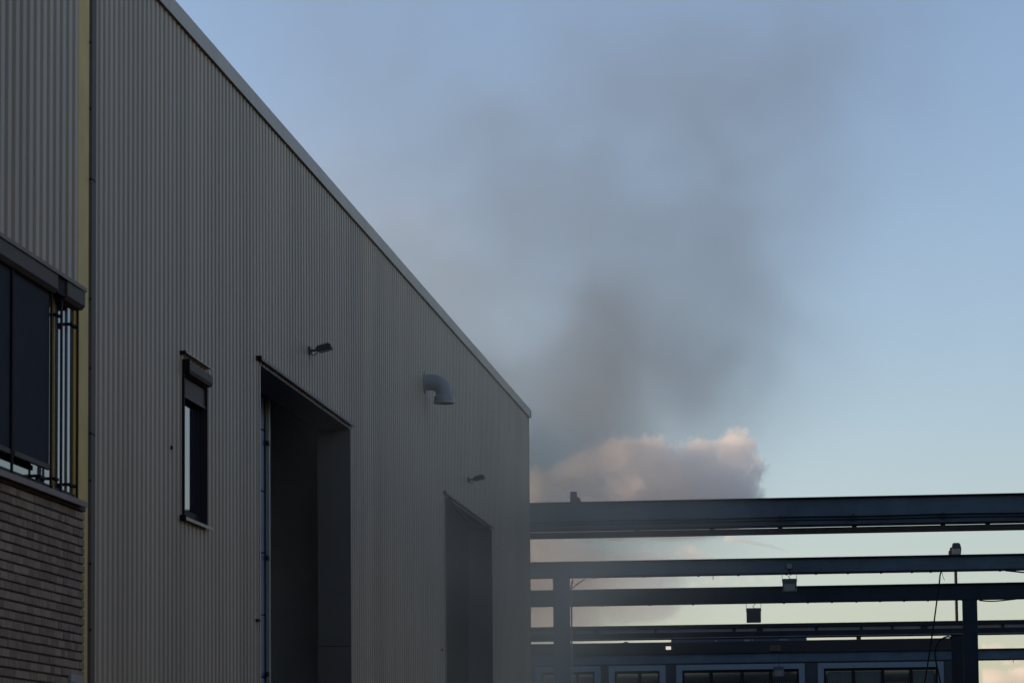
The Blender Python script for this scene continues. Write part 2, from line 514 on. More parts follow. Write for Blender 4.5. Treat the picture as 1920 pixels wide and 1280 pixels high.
# ------------------------------------------------------------------ the office at the left
off = empty('brick_office')
tag(off, 'office front of brown brick below and ribbed grey sheet above, joined to the hall', 'building')
YB0 = wy(-140, 640)                          # a little beyond the picture's left edge
YPOST0 = wy(148, 300)
Z_HEAD = wz(80, 512)                         # top of the window band
Z_SILL = wz(80, 914, 0.05)
Z_OFF = Z_ROOF + 1.6
y = YPOST0 - 0.03
PITCH_L = PITCH_R * 1.14
n = 0
while y > YB0 - 1.0:
    y2 = y - 5 * PITCH_L
    clad_sheet('cladding_sheet', off, y2, y, Z_HEAD, Z_OFF, PITCH_L, YPOST0 - 0.03 - 0.5 * PITCH_L, [], X=0.0015 * (n % 2), depth=0.035)
    y = y2
    n += 1
box('wall_core', 'interior', off, -0.4, -0.05, y, Y_CORNER - 0.08, Z_HEAD + 0.02, Z_OFF)
box('wall_core', 'interior', off, -12, -0.4, y, y + 0.3, 0, Z_OFF)
box('wall_core', 'interior', off, -12, -0.4, Y_CORNER - 0.35, Y_CORNER - 0.05, 0, Z_OFF)
box('wall_core', 'interior', off, -12.3, -12, y, Y_CORNER - 0.05, 0, Z_OFF)
box('roof', 'roof_felt', off, -12.3, 0.0, y, Y_CORNER - 0.05, Z_OFF, Z_OFF + 0.15)
MB().box(-0.3, 0.004, YPOST0 - 0.028, Y_CORNER - 0.068, Z_SILL - 3, Z_OFF).build('corner_post', 'yellow_paint', off, 0.004)
# brick plinth
XB = 0.045
YBR = wy(158.5, 1100, XB)
brickwall = box('brick_wall', 'mortar', off, -0.3, XB - 0.016, YB0, YBR - 0.006, 0.0, Z_SILL - 0.075)
CH, BL, JT = 0.0775, 0.222, 0.011
def brick_mesh(length):
    me = bpy.data.meshes.new('brick')
    d, h, c = 0.05, CH - 0.016, 0.004
    v = [(-d, 0, 0), (-d, length, 0), (-d, length, h), (-d, 0, h), (-c, 0, 0), (-c, length, 0), (-c, length, h), (-c, 0, h), (0, c, c), (0, length - c, c), (0, length - c, h - c), (0, c, h - c)]
    f = [(0, 1, 5, 4), (1, 2, 6, 5), (2, 3, 7, 6), (3, 0, 4, 7), (4, 5, 9, 8), (5, 6, 10, 9), (6, 7, 11, 10), (7, 4, 8, 11), (8, 9, 10, 11)]
    me.from_pydata(v, [], f)
    me.materials.append(MATS['brick'])
    return me
BM = {'s': (brick_mesh(BL - 0.008), BL), 'h': (brick_mesh(BL / 2 - 0.008), BL / 2), 'q': (brick_mesh(BL * 0.75 - 0.008), BL * 0.75)}
ztop = Z_SILL - 0.075
row = 0
rest = MB()
nb = 0
while ztop - CH > 0.05:
    zz = ztop - CH
    yb = YBR
    first = random.choice('sqh')
    i = 0
    run = 0
    while yb > YB0:
        if i == 0: t = ('s', 'h', 'q')[row % 3]
        else:
            t = 'h' if (run >= 3 or random.random() < 0.35) else 's'
        run = 0 if t == 'h' else run + 1
        me, L = BM[t]
        if zz > 2.35:
            o = bpy.data.objects.new('brick', me)
            COL.objects.link(o)
            o.parent = brickwall
            o.location = (XB + random.uniform(-0.003, 0.003), yb - L + JT / 2, zz + JT / 2 + random.uniform(-0.0012, 0.0012))
            o.rotation_euler = (random.uniform(-0.004, 0.004), 0, random.uniform(-0.006, 0.006))
            nb += 1
        else:
            rest.box(XB - 0.05, XB, yb - L + JT, yb, zz + JT / 2, zz + CH - JT / 2)
        yb -= L
        i += 1
    ztop = zz
    row += 1
kind(rest.build('lower_brickwork', 'brick', brickwall), 'stuff')
print('bricks', nb)
# sill of the window band
YS1 = wy(163.5, 942, 0.11)
MB().prism([(-0.25, Z_SILL + 0.02), (0.11, Z_SILL), (0.11, Z_SILL - 0.05), (0.09, Z_SILL - 0.05), (0.09, Z_SILL - 0.028), (-0.25, Z_SILL - 0.03)], 'y', YB0, YS1).build('window_sill', 'stone_sill', off)
MB().box(-0.2, 0.05, YB0, YBR + 0.01, Z_SILL - 0.072, Z_SILL - 0.034).build('sill_joint', 'mortar', off)
# head of the window band
YH1 = wy(163.5, 566, 0.13)
MB().prism([(-0.05, Z_HEAD + 0.05), (0.13, Z_HEAD + 0.03), (0.13, Z_HEAD - 0.005), (0.115, Z_HEAD - 0.005), (0.115, Z_HEAD + 0.015), (-0.05, Z_HEAD + 0.02)], 'y', YB0, YH1).build('head_flashing', 'brown_flashing', off)
XR = 0.07                                    # plane of the sun screens
band = empty('window_band'); band.parent = off
XG = -0.03
yA, yP = YB0, YPOST0 - 0.03
zs, zh = Z_SILL + 0.025, Z_HEAD
MB().box(XG - 0.02, XG, yA, yP, zs + 0.05, zh).build('pane', 'pane', band)
MB().box(XG - 0.05, XG + 0.012, yA, yP, zs - 0.02, zs + 0.05).build('frame', 'dark_frame', band)
MB().box(-0.3, 0.0, yA, yP, zh - 0.002, zh + 0.018).build('soffit', 'black_metal', band)
def vbar(px0, px1, X, name, m, dx, zlo=zs - 0.02, zhi=zh - 0.004, par=band):
    a, c = wy(px0, 760, X - dx), wy(px1, 760, X)
    return MB().box(X - dx, X, a, max(c, a + 0.01), zlo, zhi).build(name, m, par)
vbar(97.5, 102.5, -0.01, 'mullion', 'yellow_paint', 0.018)
vbar(136.5, 143.5, -0.02, 'mullion', 'yellow_paint', 0.009)
vbar(121.5, 126.5, XG + 0.004, 'frame', 'dark_frame', 0.004)
vbar(131.5, 136.0, XG + 0.004, 'frame', 'dark_frame', 0.004)
vbar(103, 106, XG + 0.004, 'frame', 'dark_frame', 0.004)
vbar(71, 76, XG + 0.004, 'frame', 'dark_frame', 0.004)
vbar(80, 84, XG + 0.004, 'frame', 'dark_frame', 0.004)
for a, c in ((19.5, 25.5), (93.5, 98), (112, 117.5), (142.5, 147.5)):
    vbar(a, c, XR, 'guide_rail', 'black_metal', 0.014)
for px, py, l in ((104, 897, 0.10), (132, 908, 0.2), (74, 892, 0.2), (107, 590, 0.10), (135, 608, 0.2)):
    p = on_x(px, py, XR - 0.02)
    MB().box(XG, XR - 0.01, p.y - 0.03, p.y + 0.0, p.z - 0.012, p.z + 0.012).build('rail_bracket', 'black_metal', band)
    MB().box(XR - 0.045, XR - 0.015, p.y - 0.02, p.y + l, p.z - 0.012, p.z + 0.012).build('rail_bracket', 'black_metal', band)
# roll boxes under the head
def roll_box(pa, pb, name):
    a, c = wy(pa, 540, 0.12), wy(pb, 560, 0.12)
    return MB().prism([(0.0, zh - 0.007), (0.115, zh - 0.007), (0.115, zh - 0.13), (0.085, zh - 0.165), (0.0, zh - 0.165)], 'y', a, c).build(name, 'blind_box', band)
roll_box(-140, 110, 'screen_roll_box')
roll_box(128, 161, 'screen_roll_box')
MB().box(0.0, 0.10, wy(110, 540, 0.12) + 0.006, wy(128, 560, 0.12) - 0.006, zh - 0.15, zh - 0.008).build('roll_box_gap', 'black_metal', band)
# lowered cloth screens
def screen(pa, pb):
    a, c = wy(pa, 700, XR - 0.02), wy(pb, 700, XR - 0.02)
    zb = wz(60, 858, XR - 0.02)
    me = bpy.data.meshes.new('sun_screen')
    v, f = [], []
    NY, NZ = 14, 20
    for j in range(NZ + 1):
        for i in range(NY + 1):
            u, w = i / NY, j / NZ
            bulge = 0.008 * math.sin(PI * u) * math.sin(PI * w)
            v.append((XR - 0.022 - bulge, a + (c - a) * u, zb + (zh - 0.1 - zb) * w))
    for j in range(NZ):
        for i in range(NY):
            q = j * (NY + 1) + i
            f.append((q, q + 1, q + NY + 2, q + NY + 1))
    me.from_pydata(v, [], f)
    s = link('sun_screen', me, 'screen_cloth', band)
    MB().box(XR - 0.04, XR - 0.008, a, c, zb - 0.045, zb - 0.001).build('bottom_bar', 'blind_box', s, 0.004)
screen(26, 93)
screen(-140, 19)
# little plate on the brickwork
p = on_x(127, 1263, XB); p2 = on_x(153, 1290, XB)
pl = empty('letter_plate', (XB, p.y, p2.z - 0.1))
tag(pl, 'small blue grey box on the brickwork at the bottom of the picture', 'wall box')
hgt = p.z - p2.z + 0.1
MB().box(0.0, 0.03, 0, p2.y - p.y, 0, hgt).build('plate', 'pipe_paint', pl, 0.005)
MB().box(0.03, 0.034, 0.06, p2.y - p.y - 0.06, hgt - 0.10, hgt - 0.07).build('slot', 'black_metal', pl)

# ------------------------------------------------------------------ gantry beams and columns
Z_BEAM = 1.6 + (5.467 - 1.6) * S
def zb(px, py, Y):
    return on_y(px, py, Y).z
def i_beam(name, label, Y, pyt, pyb, x0, x1, m='beam_blue', width=0.42, tf=0.035, fl_m='beam_edge'):
    """I-section along x: pyt, pyb are the photo rows of its top and bottom edge at px 1440"""
    zt, zl = zb(1440, pyt, Y), zb(1440, pyb, Y)
    t = empty(name, (x0, Y, zl)); tag(t, label, 'beam', 'steel beams of the yard gantry')
    L = x1 - x0; H = zt - zl; w = width / 2
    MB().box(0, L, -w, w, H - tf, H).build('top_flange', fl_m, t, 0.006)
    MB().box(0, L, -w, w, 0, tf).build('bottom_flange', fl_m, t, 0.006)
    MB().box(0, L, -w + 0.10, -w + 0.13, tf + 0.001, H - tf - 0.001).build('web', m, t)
    return t, zt, zl
Y1, Y2, Y3, Y5, Y6, Y7 = [q * S for q in (40.0, 49.7, 56.3, 67.9, 76.0, 82.0)]
XL, XRR = -9.0, 22.0
# 1 crane bridge beam
t, zt, zl = i_beam('crane_girder', 'deepest and highest blue steel beam with a thin brown rail hung under it', Y1, 934.5, 988, XL, XRR, width=0.36, tf=0.03)
zr0, zr1 = zb(1440, 991, Y1), zb(1440, 1001.5, Y1)
MB().box(0, XRR - XL, -0.12, 0.12, zr1 - zl, zr0 - zl).build('power_rail', 'rust_rail', t)
for px in (1195, 1335, 1463, 1602, 1768, 1852):
    p = on_y(px, 996, Y1)
    MB().box(p.x - XL - 0.05, p.x - XL + 0.05, -0.06, 0.06, zr0 - zl + 0.001, -0.001).build('rail_hanger', 'beam_edge', t)
for py, r in ((971, 0.018), (976.5, 0.013)):
    zc = zb(1440, py, Y1 - 0.1) - zl
    cb = MB().tube([(0.2 + i * 0.9, -0.16, zc + 0.006 * math.sin(i * 1.7)) for i in range(34)], r, 6).build('conduit', 'cable', t)
for px in (1192, 1330, 1463, 1600, 1768):
    p = on_y(px, 974, Y1)
    MB().box(p.x - XL - 0.025, p.x - XL + 0.025, -0.18, -0.055, zb(1440, 979, Y1) - zl, zb(1440, 968, Y1) - zl).build('conduit_clip', 'beam_edge', t)
# end stop on the girder
p = on_y(1076, 943, Y1)
st = empty('end_stop', (p.x, Y1, zt))
tag(st, 'small dark steel stop block on top of the highest beam', 'stop block')
MB().box(-0.07, 0.06, -0.10, 0.10, 0.0, 0.23).build('block', 'beam_edge', st, 0.01)
MB().prism([(0.062, 0.0), (0.16, 0.0), (0.13, 0.09), (0.062, 0.13)], 'y', -0.06, 0.06).build('gusset', 'beam_edge', st)
# 2, 3 plain beams
t2, zt2, zl2 = i_beam('steel_beam', 'blue steel beam resting on the left column, second from the top', Y2, 1046.5, 1076.5, XL, XRR, width=0.42)
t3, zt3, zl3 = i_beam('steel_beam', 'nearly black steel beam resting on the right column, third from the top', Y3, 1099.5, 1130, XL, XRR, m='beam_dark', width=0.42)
for tt, Yq, row, pxs in ((t2, Y2, 1078, (1115, 1208, 1310, 1385, 1475, 1530, 1590, 1652, 1710, 1745, 1875)), (t3, Y3, 1131, (1130, 1220, 1300, 1470, 1515, 1560, 1606, 1650, 1695, 1740))):
    for px in pxs:
        p = on_y(px, row, Yq)
        MB().tube([(p.x - XL, -0.12, 0.0), (p.x - XL, -0.12, -0.035)], 0.03, 6).build('bolt', 'beam_edge', tt)
# 5 crane rail girder: flange shade put into the dark chord colour, pale web behind
za, zb_, zc_, zd = [zb(1440, q, Y5) for q in (1169, 1176.5, 1183, 1195.5)]
t5 = empty('rail_girder', (XL, Y5, zd)); tag(t5, 'dark double beam with a pale grey strip along its middle', 'beam', 'steel beams of the yard gantry')
L = XRR - XL
MB().box(0, L, -0.25, 0.25, zb_ - zd, za - zd).build('top_chord', 'beam_edge', t5, 0.01)
MB().box(0, L, -0.25, 0.25, 0, zc_ - zd).build('bottom_chord', 'beam_edge', t5, 0.01)
MB().box(0, L, -0.16, -0.10, zc_ - zd + 0.002, zb_ - zd - 0.002).build('web', 'rail_web', t5)
MB().box(0, L, -0.27, -0.252, 0.03, 0.05).build('cable_tray', 'rail_web', t5)
for px, w in ((1080, .05), (1119, .1), (1230, .04), (1377, .05), (1425, .1), (1531, .05), (1615, .04), (1673, .04), (1733, .12), (1880, .05)):
    p = on_y(px, 1180, Y5)
    MB().box(p.x - XL - w, p.x - XL + w, -0.22, -0.161, zc_ - zd + 0.002, zb_ - zd - 0.002).build('stiffener', 'beam_edge', t5)
# 6 lowest blue beam in front of the far building
t6, zt6, zl6 = i_beam('steel_beam', 'lowest deep blue steel beam crossing just above the far windows', Y6, 1221.5, 1243, XL, XRR, width=0.45, tf=0.05)
# columns
def column(pxa, pxb, py, Y, ztop, label, m='beam_blue', name='steel_column'):
    a, b = on_y(pxa, py, Y), on_y(pxb, py, Y)
    w = b.x - a.x
    t = empty(name, ((a.x + b.x) / 2, Y, 0)); tag(t, label, 'column', 'steel columns of the yard gantry')
    MB().box(-w / 2, w / 2, -0.20, -0.165, 0.02, ztop - 0.025).build('flange', m, t, 0.004)
    MB().box(-w / 2, w / 2, 0.165, 0.20, 0.02, ztop - 0.025).build('flange', m, t, 0.004)
    MB().box(-0.015, 0.015, -0.164, 0.164, 0.02, ztop - 0.025).build('web', m, t)
    MB().box(-w / 2 - 0.06, w / 2 + 0.06, -0.25, 0.25, 0, 0.019).build('base_plate', 'beam_edge', t)
    MB().box(-w / 2 - 0.01, w / 2 + 0.01, -0.21, 0.21, ztop - 0.024, ztop - 0.002).build('cap_plate', 'beam_edge', t)
    return t
c1 = column(1039, 1068, 1180, Y2, zl2, 'blue steel column beside the hall corner, with a conduit on its edge')
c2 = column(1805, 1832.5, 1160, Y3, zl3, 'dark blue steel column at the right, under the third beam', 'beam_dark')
c3 = column(1784, 1810, 1230, Y5, zd, 'dark steel column half hidden behind the right column', 'beam_edge')
# conduit and stay wires on the left column
p = on_y(1071, 1180, Y2 - 0.2)
cc = [on_y(1072.5, 1280, Y2 - 0.22), on_y(1071.5, 1110, Y2 - 0.22), on_y(1070, 1103, Y2 - 0.22), on_y(1074, 1086, Y2 - 0.22)]
cc.insert(0, Vector((cc[0].x, cc[0].y, 0.3)))
MB().tube(cc, 0.022, 8).build('conduit', 'rail_web', c1).matrix_parent_inverse = c1.matrix_world.inverted() if False else Matrix.Translation(-c1.location)
MB().tube([on_y(1071, 1103, Y2 - 0.22), on_y(1080, 1096, Y2 - 0.22), on_y(1097, 1084.5, Y2 - 0.22)], 0.016, 6).build('stay', 'beam_edge', c1).matrix_parent_inverse = Matrix.Translation(-c1.location)

# ------------------------------------------------------------------ lamps, boxes, cables on the gantry
def hang_light(px0, px1, py0, py1, Y, zbeam, label, face):
    a, b = on_y(px0, py0, Y), on_y(px1, py1, Y)
    w, h = b.x - a.x, a.z - b.z
    t = empty('yard_floodlight', ((a.x + b.x) / 2, Y, b.z)); tag(t, label, 'floodlight', 'floodlights hung from the gantry beams')
    tilt = Matrix.Rotation(math.radians(-12), 3, 'X')
    q = MB().prism([(-0.05, 0), (0.07, 0.03), (0.10, h * 0.5), (0.07, h), (-0.05, h)], 'x', -w / 2, w / 2)
    q.build('housing', 'lamp_body', t, 0.02)
    if face:
        MB().box(-w / 2 + 0.04, w / 2 - 0.04, -0.062, -0.0515, 0.03, h * 0.62).build('lens', 'lamp_face', t, 0.008)
    else:
        for i in range(5):
            zz = h * (0.15 + 0.16 * i)
            MB().box(-w / 2 + 0.03, w / 2 - 0.03, -0.066, -0.051, zz, zz + 0.012).build('cooling_rib', 'lamp_body', t)
    top = zbeam - b.z
    for sx in (-1, 1):
        MB().tube([(sx * (w / 2 + 0.004), 0, h * 0.75), (sx * (w / 2 + 0.004), 0, top)], 0.007, 5).build('bracket_arm', 'lamp_body', t)
    MB().tube([(0.02, 0.03, h), (-0.03, 0.02, h + (top - h) * 0.4), (0.05, 0.02, h + (top - h) * 0.7), (0.0, 0.03, top)], 0.011, 6).build('lead', 'cable', t, smooth=True)
    return t
hang_light(1467, 1494, 1084.5, 1110, Y2 - 0.35, zl2 + 0.01, 'floodlight with a pale glass face hung under the second beam', True)
hang_light(1399.5, 1427, 1139.5, 1167, Y3 - 0.1, zl3, 'square black floodlight hung under the third beam against the bright sky', False)
hang_light(1450.5, 1470, 1249, 1268, Y6 - 0.1, zl6, 'small floodlight with a pale glass face hung in front of the far windows', True)
p = on_y(1480, 1061.5, Y2 - 0.2)
jb = empty('junction_box', (p.x, Y2 - 0.14, p.z)); tag(jb, 'small grey junction box on the face of the second beam', 'junction box')
MB().box(-0.065, 0.065, -0.09, 0.02, -0.06, 0.07).build('case', 'rail_web', jb, 0.008)
MB().box(-0.05, 0.05, -0.098, -0.0905, -0.045, 0.055).build('lid', 'rail_web', jb)
MB().tube([(0, -0.04, -0.06), (0.02, -0.05, -0.12), (0.01, -0.1, -0.16)], 0.011, 6).build('lead', 'cable', jb)
p = on_y(1453, 1214.5, Y6 - 0.3)
jb2 = empty('junction_box', (p.x, Y6 - 0.26, p.z)); tag(jb2, 'dull grey box above the far windows, under the double beam', 'junction box')
MB().box(-0.2, 0.2, -0.05, 0.2, -0.12, 0.12).build('case', 'blind_box', jb2, 0.01)
MB().box(-0.17, 0.17, -0.06, -0.0505, -0.1, 0.1).build('lid', 'blind_box', jb2)
# post lamp standing on the double beam
p = on_y(1794, 1160, Y5)
pl = empty('post_lamp', (p.x, Y5, za)); tag(pl, 'lamp head with a domed dark cap on a thin post', 'lamp')
ph = zb(1794, 1040, Y5) - za
sx_ = on_y(1791, 1040, Y5).x - p.x
MB().tube([(0, 0, 0.0), (sx_, 0, ph + 0.05)], 0.055, 10).build('post', 'beam_edge', pl)
hh = zb(1794, 1017.5, Y5) - za
HS = (hh - ph)
MB().prism([(-0.27, -0.02), (0.15, -0.02), (0.17, 0.02), (0.19, HS * 0.45), (0.18, HS * 0.62), (-0.21, HS * 0.62), (-0.23, HS * 0.4), (-0.27, HS * 0.3)], 'y', -0.16, 0.16).build('lamp_housing', 'lamp_body', pl, 0.015).location = (sx_ + 0.03, 0, ph)
MB().prism([(-0.15, HS * 0.63), (0.185, HS * 0.63), (0.15, HS * 0.9), (0.11, HS), (-0.09, HS), (-0.13, HS * 0.9)], 'y', -0.14, 0.14).build('cap', 'lamp_body', pl, 0.02).location = (sx_ + 0.03, 0, ph)
MB().box(-0.14, 0.15, -0.172, -0.161, 0.02, HS * 0.5).build('lens', 'stone_sill', pl, 0.006).location = (sx_ + 0.03, 0, ph)
# cables
def cable(pix, Y, r, label, name='hanging_cable', m='cable'):
    ctrl = [on_y(a, b, Y) for a, b in pix]
    pts = []
    for i in range(len(ctrl) - 1):
        p0, p1, p2, p3 = ctrl[max(i - 1, 0)], ctrl[i], ctrl[i + 1], ctrl[min(i + 2, len(ctrl) - 1)]
        for k in range(6):
            s = k / 6
            pts.append(0.5 * ((2 * p1) + (p2 - p0) * s + (2 * p0 - 5 * p1 + 4 * p2 - p3) * s * s + (3 * p1 - p0 - 3 * p2 + p3) * s ** 3))
    pts.append(ctrl[-1])
    o = MB().tube(pts, r, 7).build(name, m, None, smooth=True, origin=ctrl[-1])
    return tag(o, label, 'cable')
cable([(1766, 1072), (1763, 1076), (1761, 1094), (1756, 1130), (1750, 1175), (1743, 1220), (1737, 1260), (1730, 1300), (1722, 1360)], Y2 - 0.3, 0.02, 'long black cable hanging from the second beam down past the far windows')
cable([(1785, 1197), (1780, 1193), (1772, 1194), (1762, 1200), (1756, 1210), (1753, 1222), (1755, 1240), (1760, 1262), (1766, 1300), (1770, 1350)], Y5 - 0.5, 0.03, 'short looping black cable beside the half hidden column')
cable([(1767, 1074), (1768, 1080), (1771, 1087)], Y2 - 0.2, 0.007, 'thin loose wire end under the second beam', 'loose_wire')
cable([(1836, 1125), (1860, 1126.5), (1890, 1124), (1925, 1120)], Y3 - 0.3, 0.018, 'slack thin cable sagging under the third beam right of the column')
cable([(1885, 1069), (1905, 1071), (1925, 1073)], Y2 - 0.3, 0.02, 'thin cable drooping under the second beam at the right edge')
cable([(1337, 1079), (1337, 1086)], Y2 - 0.1, 0.009, 'tiny wire stub under the middle of the second beam', 'wire_stub')
cable([(1900, 1236), (1900, 1242)], Y6 - 0.1, 0.012, 'tiny wire stub under the lowest beam at the right', 'wire_stub')

# ------------------------------------------------------------------ far building
YF = Y7
fx = lambda px, py=1240: on_y(px, py, YF).x
fz = lambda py, px=1440: on_y(px, py, YF).z
fb = empty('far_office'); tag(fb, 'low dark blue building beyond the beams with pale framed windows', 'building')
zroof = fz(1200.5)
fx0, fx1 = -16.0, fx(1790)
WIN = [(1004, 1126), (1141.5, 1248), (1268, 1509), (1533.5, 1769.5)]
zt_w = fz(1242.5)
zbot = 1.0
# wall around the window openings
edges = [fx0] + [e for a, b in WIN for e in (fx(a, 1260), fx(b, 1260))] + [fx1]
for i in range(0, len(edges), 2):
    MB().box(edges[i], edges[i + 1], YF, YF + 0.3, 0, zt_w).build('wall_pier', 'facade', fb)
MB().box(fx0, fx1, YF, YF + 0.3, zt_w, fz(1222)).build('wall_band', 'facade', fb)
MB().box(fx0, fx1 + 0.05, YF - 0.12, YF + 0.3, fz(1222) + 0.002, zroof).build('fascia', 'dark_frame', fb, 0.02)
MB().box(fx0, fx1, YF + 0.31, YF + 9, zroof - 0.3, zroof - 0.1).build('roof', 'roof_felt', fb)
MB().box(fx0, fx1, YF + 8.7, YF + 9, 0, zroof - 0.31).build('rear_wall', 'facade', fb)
MB().box(fx1 - 0.3, fx1, YF + 0.31, YF + 8.7, 0, zroof - 0.31).build('side_wall', 'facade', fb)
MB().box(fx0, fx1, YF + 0.301, YF + 8.69, 0, 0.03).build('floor', 'concrete', fb)
mull = [[1042, 1082], [1199], [1333, 1391, 1445], [1600, 1655, 1708]]
for wi, (a, b) in enumerate(WIN):
    w = empty('window'); w.parent = fb
    x0, x1 = fx(a, 1260), fx(b, 1260)
    T = 0.255
    for nm, q in (('trim', (x0, x1, zt_w - T, zt_w)), ('trim', (x0, x0 + T, zbot, zt_w - T - 0.001)), ('trim', (x1 - T, x1, zbot, zt_w - T - 0.001)), ('trim', (x0, x1, zbot - 0.25, zbot - 0.001))):
        MB().box(q[0], q[1], YF - 0.04, YF + 0.2, q[2], q[3]).build(nm, 'facade_trim', w)
    xi0, xi1, zi = x0 + T, x1 - T, zt_w - T
    MB().box(xi0, xi1, YF + 0.08, YF + 0.16, zi - 0.12, zi - 0.001).build('frame', 'black_metal', w)
    MB().box(xi0, xi0 + 0.09, YF + 0.08, YF + 0.16, zbot, zi - 0.121).build('frame', 'black_metal', w)
    MB().box(xi1 - 0.09, xi1, YF + 0.08, YF + 0.16, zbot, zi - 0.121).build('frame', 'black_metal', w)
    xs = [xi0 + 0.09] + [fx(m, 1265) for m in mull[wi]] + [xi1 - 0.09]
    for m_ in xs[1:-1]:
        MB().box(m_ - 0.075, m_ + 0.075, YF + 0.08, YF + 0.16, zbot, zi - 0.121).build('mullion', 'black_metal', w)
    for i in range(len(xs) - 1):
        l = xs[i] + (0.076 if i else 0); r = xs[i + 1] - (0.076 if i < len(xs) - 2 else 0)
        MB().box(l, r, YF + 0.13, YF + 0.145, zbot, zi - 0.121).build('pane', 'far_pane', w)
    if wi == 3:
        for i in range(len(xs) - 1):
            if i == 2: continue
            l = xs[i] + 0.08; r = xs[i + 1] - 0.08
            n = 26
            prof = [(l + (r - l) * k / n, YF + 0.118 + 0.007 * math.sin(k * 2.1 + i)) for k in range(n + 1)]
            me = bpy.data.meshes.new('curtain')
            v = [(x_, y_, z_) for z_ in (zbot, zi - 0.14) for x_, y_ in prof]
            me.from_pydata(v, [], [(k, k + 1, n + 2 + k, n + 1 + k) for k in range(n)])
            link('curtain', me, 'curtain', w)
# plant leaf silhouette at the curtained window
# things on the far roof
a, b = on_y(1258, 1200, YF + 2.5), on_y(1511, 1200, YF + 2.5)
zc0, zc1 = zroof - 0.1, on_y(1400, 1192, YF + 2.5).z
rc = empty('roof_container', (a.x, YF + 2.5, zc0)); tag(rc, 'deep blue long box on the far roof, a thin strip below the double beam', 'container')
MB().box(0, b.x - a.x, 0, 2.4, 0, zc1 - zc0).build('body', 'roof_blue', rc, 0.02)
for px, w, m_ in ((1342, 0.04, 'facade_trim'), (1396, 0.03, 'facade_trim'), (1402, 0.1, 'rail_web'), (1411, 0.03, 'rail_web'), (1463, 0.03, 'facade_trim'), (1467, 0.04, 'facade_trim'), (1472, 0.04, 'facade_trim'), (1477, 0.03, 'facade_trim')):
    p = on_y(px, 1200, YF + 2.5)
    MB().box(p.x - a.x - w, p.x - a.x + w, -0.012, -0.002, 0.12, 0.30).build('marking', m_, rc)
p = on_y(1610, 1197, YF + 1.5)
rv = empty('roof_vent', (p.x, YF + 1.5, zroof - 0.1)); tag(rv, 'short dark roof vent in the bright slit under the double beam', 'vent')
MB().box(-0.1, 0.1, -0.1, 0.1, 0, 0.55).build('stack', 'dark_frame', rv, 0.01)
MB().prism([(-0.32, 0.33), (0.18, 0.33), (0.18, 0.45), (-0.2, 0.45)], 'y', -0.12, 0.12).build('hood', 'black_metal', rv)
p = on_y(1174, 1207, YF + 0.1)
rk = empty('roof_outlet', (p.x, YF + 0.1, zroof)); tag(rk, 'low dark roof outlet on the far parapet near the left column', 'vent')
MB().prism([(-0.12, 0), (0.12, 0), (0.08, 0.045), (-0.06, 0.05)], 'y', -0.1, 0.1).build('dome', 'dark_frame', rk)
MB().box(-0.13, 0.13, -0.11, 0.11, -0.01, 0.012).build('collar', 'dark_frame', rk)

# small cream spot on the far fascia, its brightness put in as emission
m = mat('spot_glow', (0.8, 0.75, 0.65), 0.4)
m.node_tree.nodes['Principled BSDF'].inputs['Emission Color'].default_value = (1.0, 0.86, 0.68, 1)
m.node_tree.nodes['Principled BSDF'].inputs['Emission Strength'].default_value = 0.45
a, b = on_y(1248.5, 1211, YF - 0.25), on_y(1258, 1217, YF - 0.25)
gl = empty('fascia_glow_spot', (a.x, YF - 0.25, b.z)); tag(gl, 'tiny glowing cream spot on the dark fascia of the far building', 'lamp')
MB().box(0, b.x - a.x, 0, 0.05, 0, a.z - b.z).build('glow_face', 'spot_glow', gl, 0.006)
MB().box(0, b.x - a.x + 0.12, 0.051, 0.13, -0.01, a.z - b.z + 0.01).build('case', 'roof_blue', gl)

# ------------------------------------------------------------------ added hall across the yard, out of view: it darkens the facing wall
opp = empty('added_shade_hall'); tag(opp, 'added unseen hall of ribbed sheet across the yard, shading the grey wall', 'building')
OX, OY0, OY1, OZ = 19.0, -25.0, 76.0, 10.5
y = OY0
while y < OY1:
    me_o = clad_sheet('cladding_sheet', opp, y, min(y + 3.0, OY1), 0.1, OZ, 0.25, 0.0, [], m='dark_cladding', X=0.0)
    me_o.location = (OX, y * 2 + min(3.0, OY1 - y), 0)
    me_o.rotation_euler = (0, 0, PI)
    y += 3.0
box('wall_core', 'concrete', opp, OX + 0.06, OX + 16, OY0, OY1, 0, OZ - 0.05)
box('verge_flashing', 'flashing', opp, OX - 0.08, OX + 0.3, OY0, OY1, OZ - 0.02, OZ + 0.2)
box('roof', 'roof_felt', opp, OX + 0.31, OX + 16, OY0, OY1, OZ - 0.04, OZ + 0.1)
for yy in (5, 30, 55):
    box('roller_door', 'galvanised', opp, OX - 0.05, OX + 0.02, yy, yy + 4.5, 0.02, 4.6)

# ------------------------------------------------------------------ added block west of the hall, out of view: it keeps the yard in shade
wk = empty('added_shade_block'); tag(wk, 'added unseen block west of the hall that shades the yard', 'building')
WX0, WX1, WY0, WY1, WZ = -76.0, -36.0, 42.0, 128.0, 17.0
box('wall', 'cladding', wk, WX0, WX1, WY0, WY1, 0, WZ)
box('roof', 'roof_felt', wk, WX0 - 0.2, WX1 + 0.2, WY0 - 0.2, WY1 + 0.2, WZ + 0.004, WZ + 0.5)
for k in range(9):
    for zz in (4, 11):
        box('window', 'pane', wk, WX1 + 0.003, WX1 + 0.06, WY0 + 4 + k * 9, WY0 + 9 + k * 9, zz, zz + 2.2)

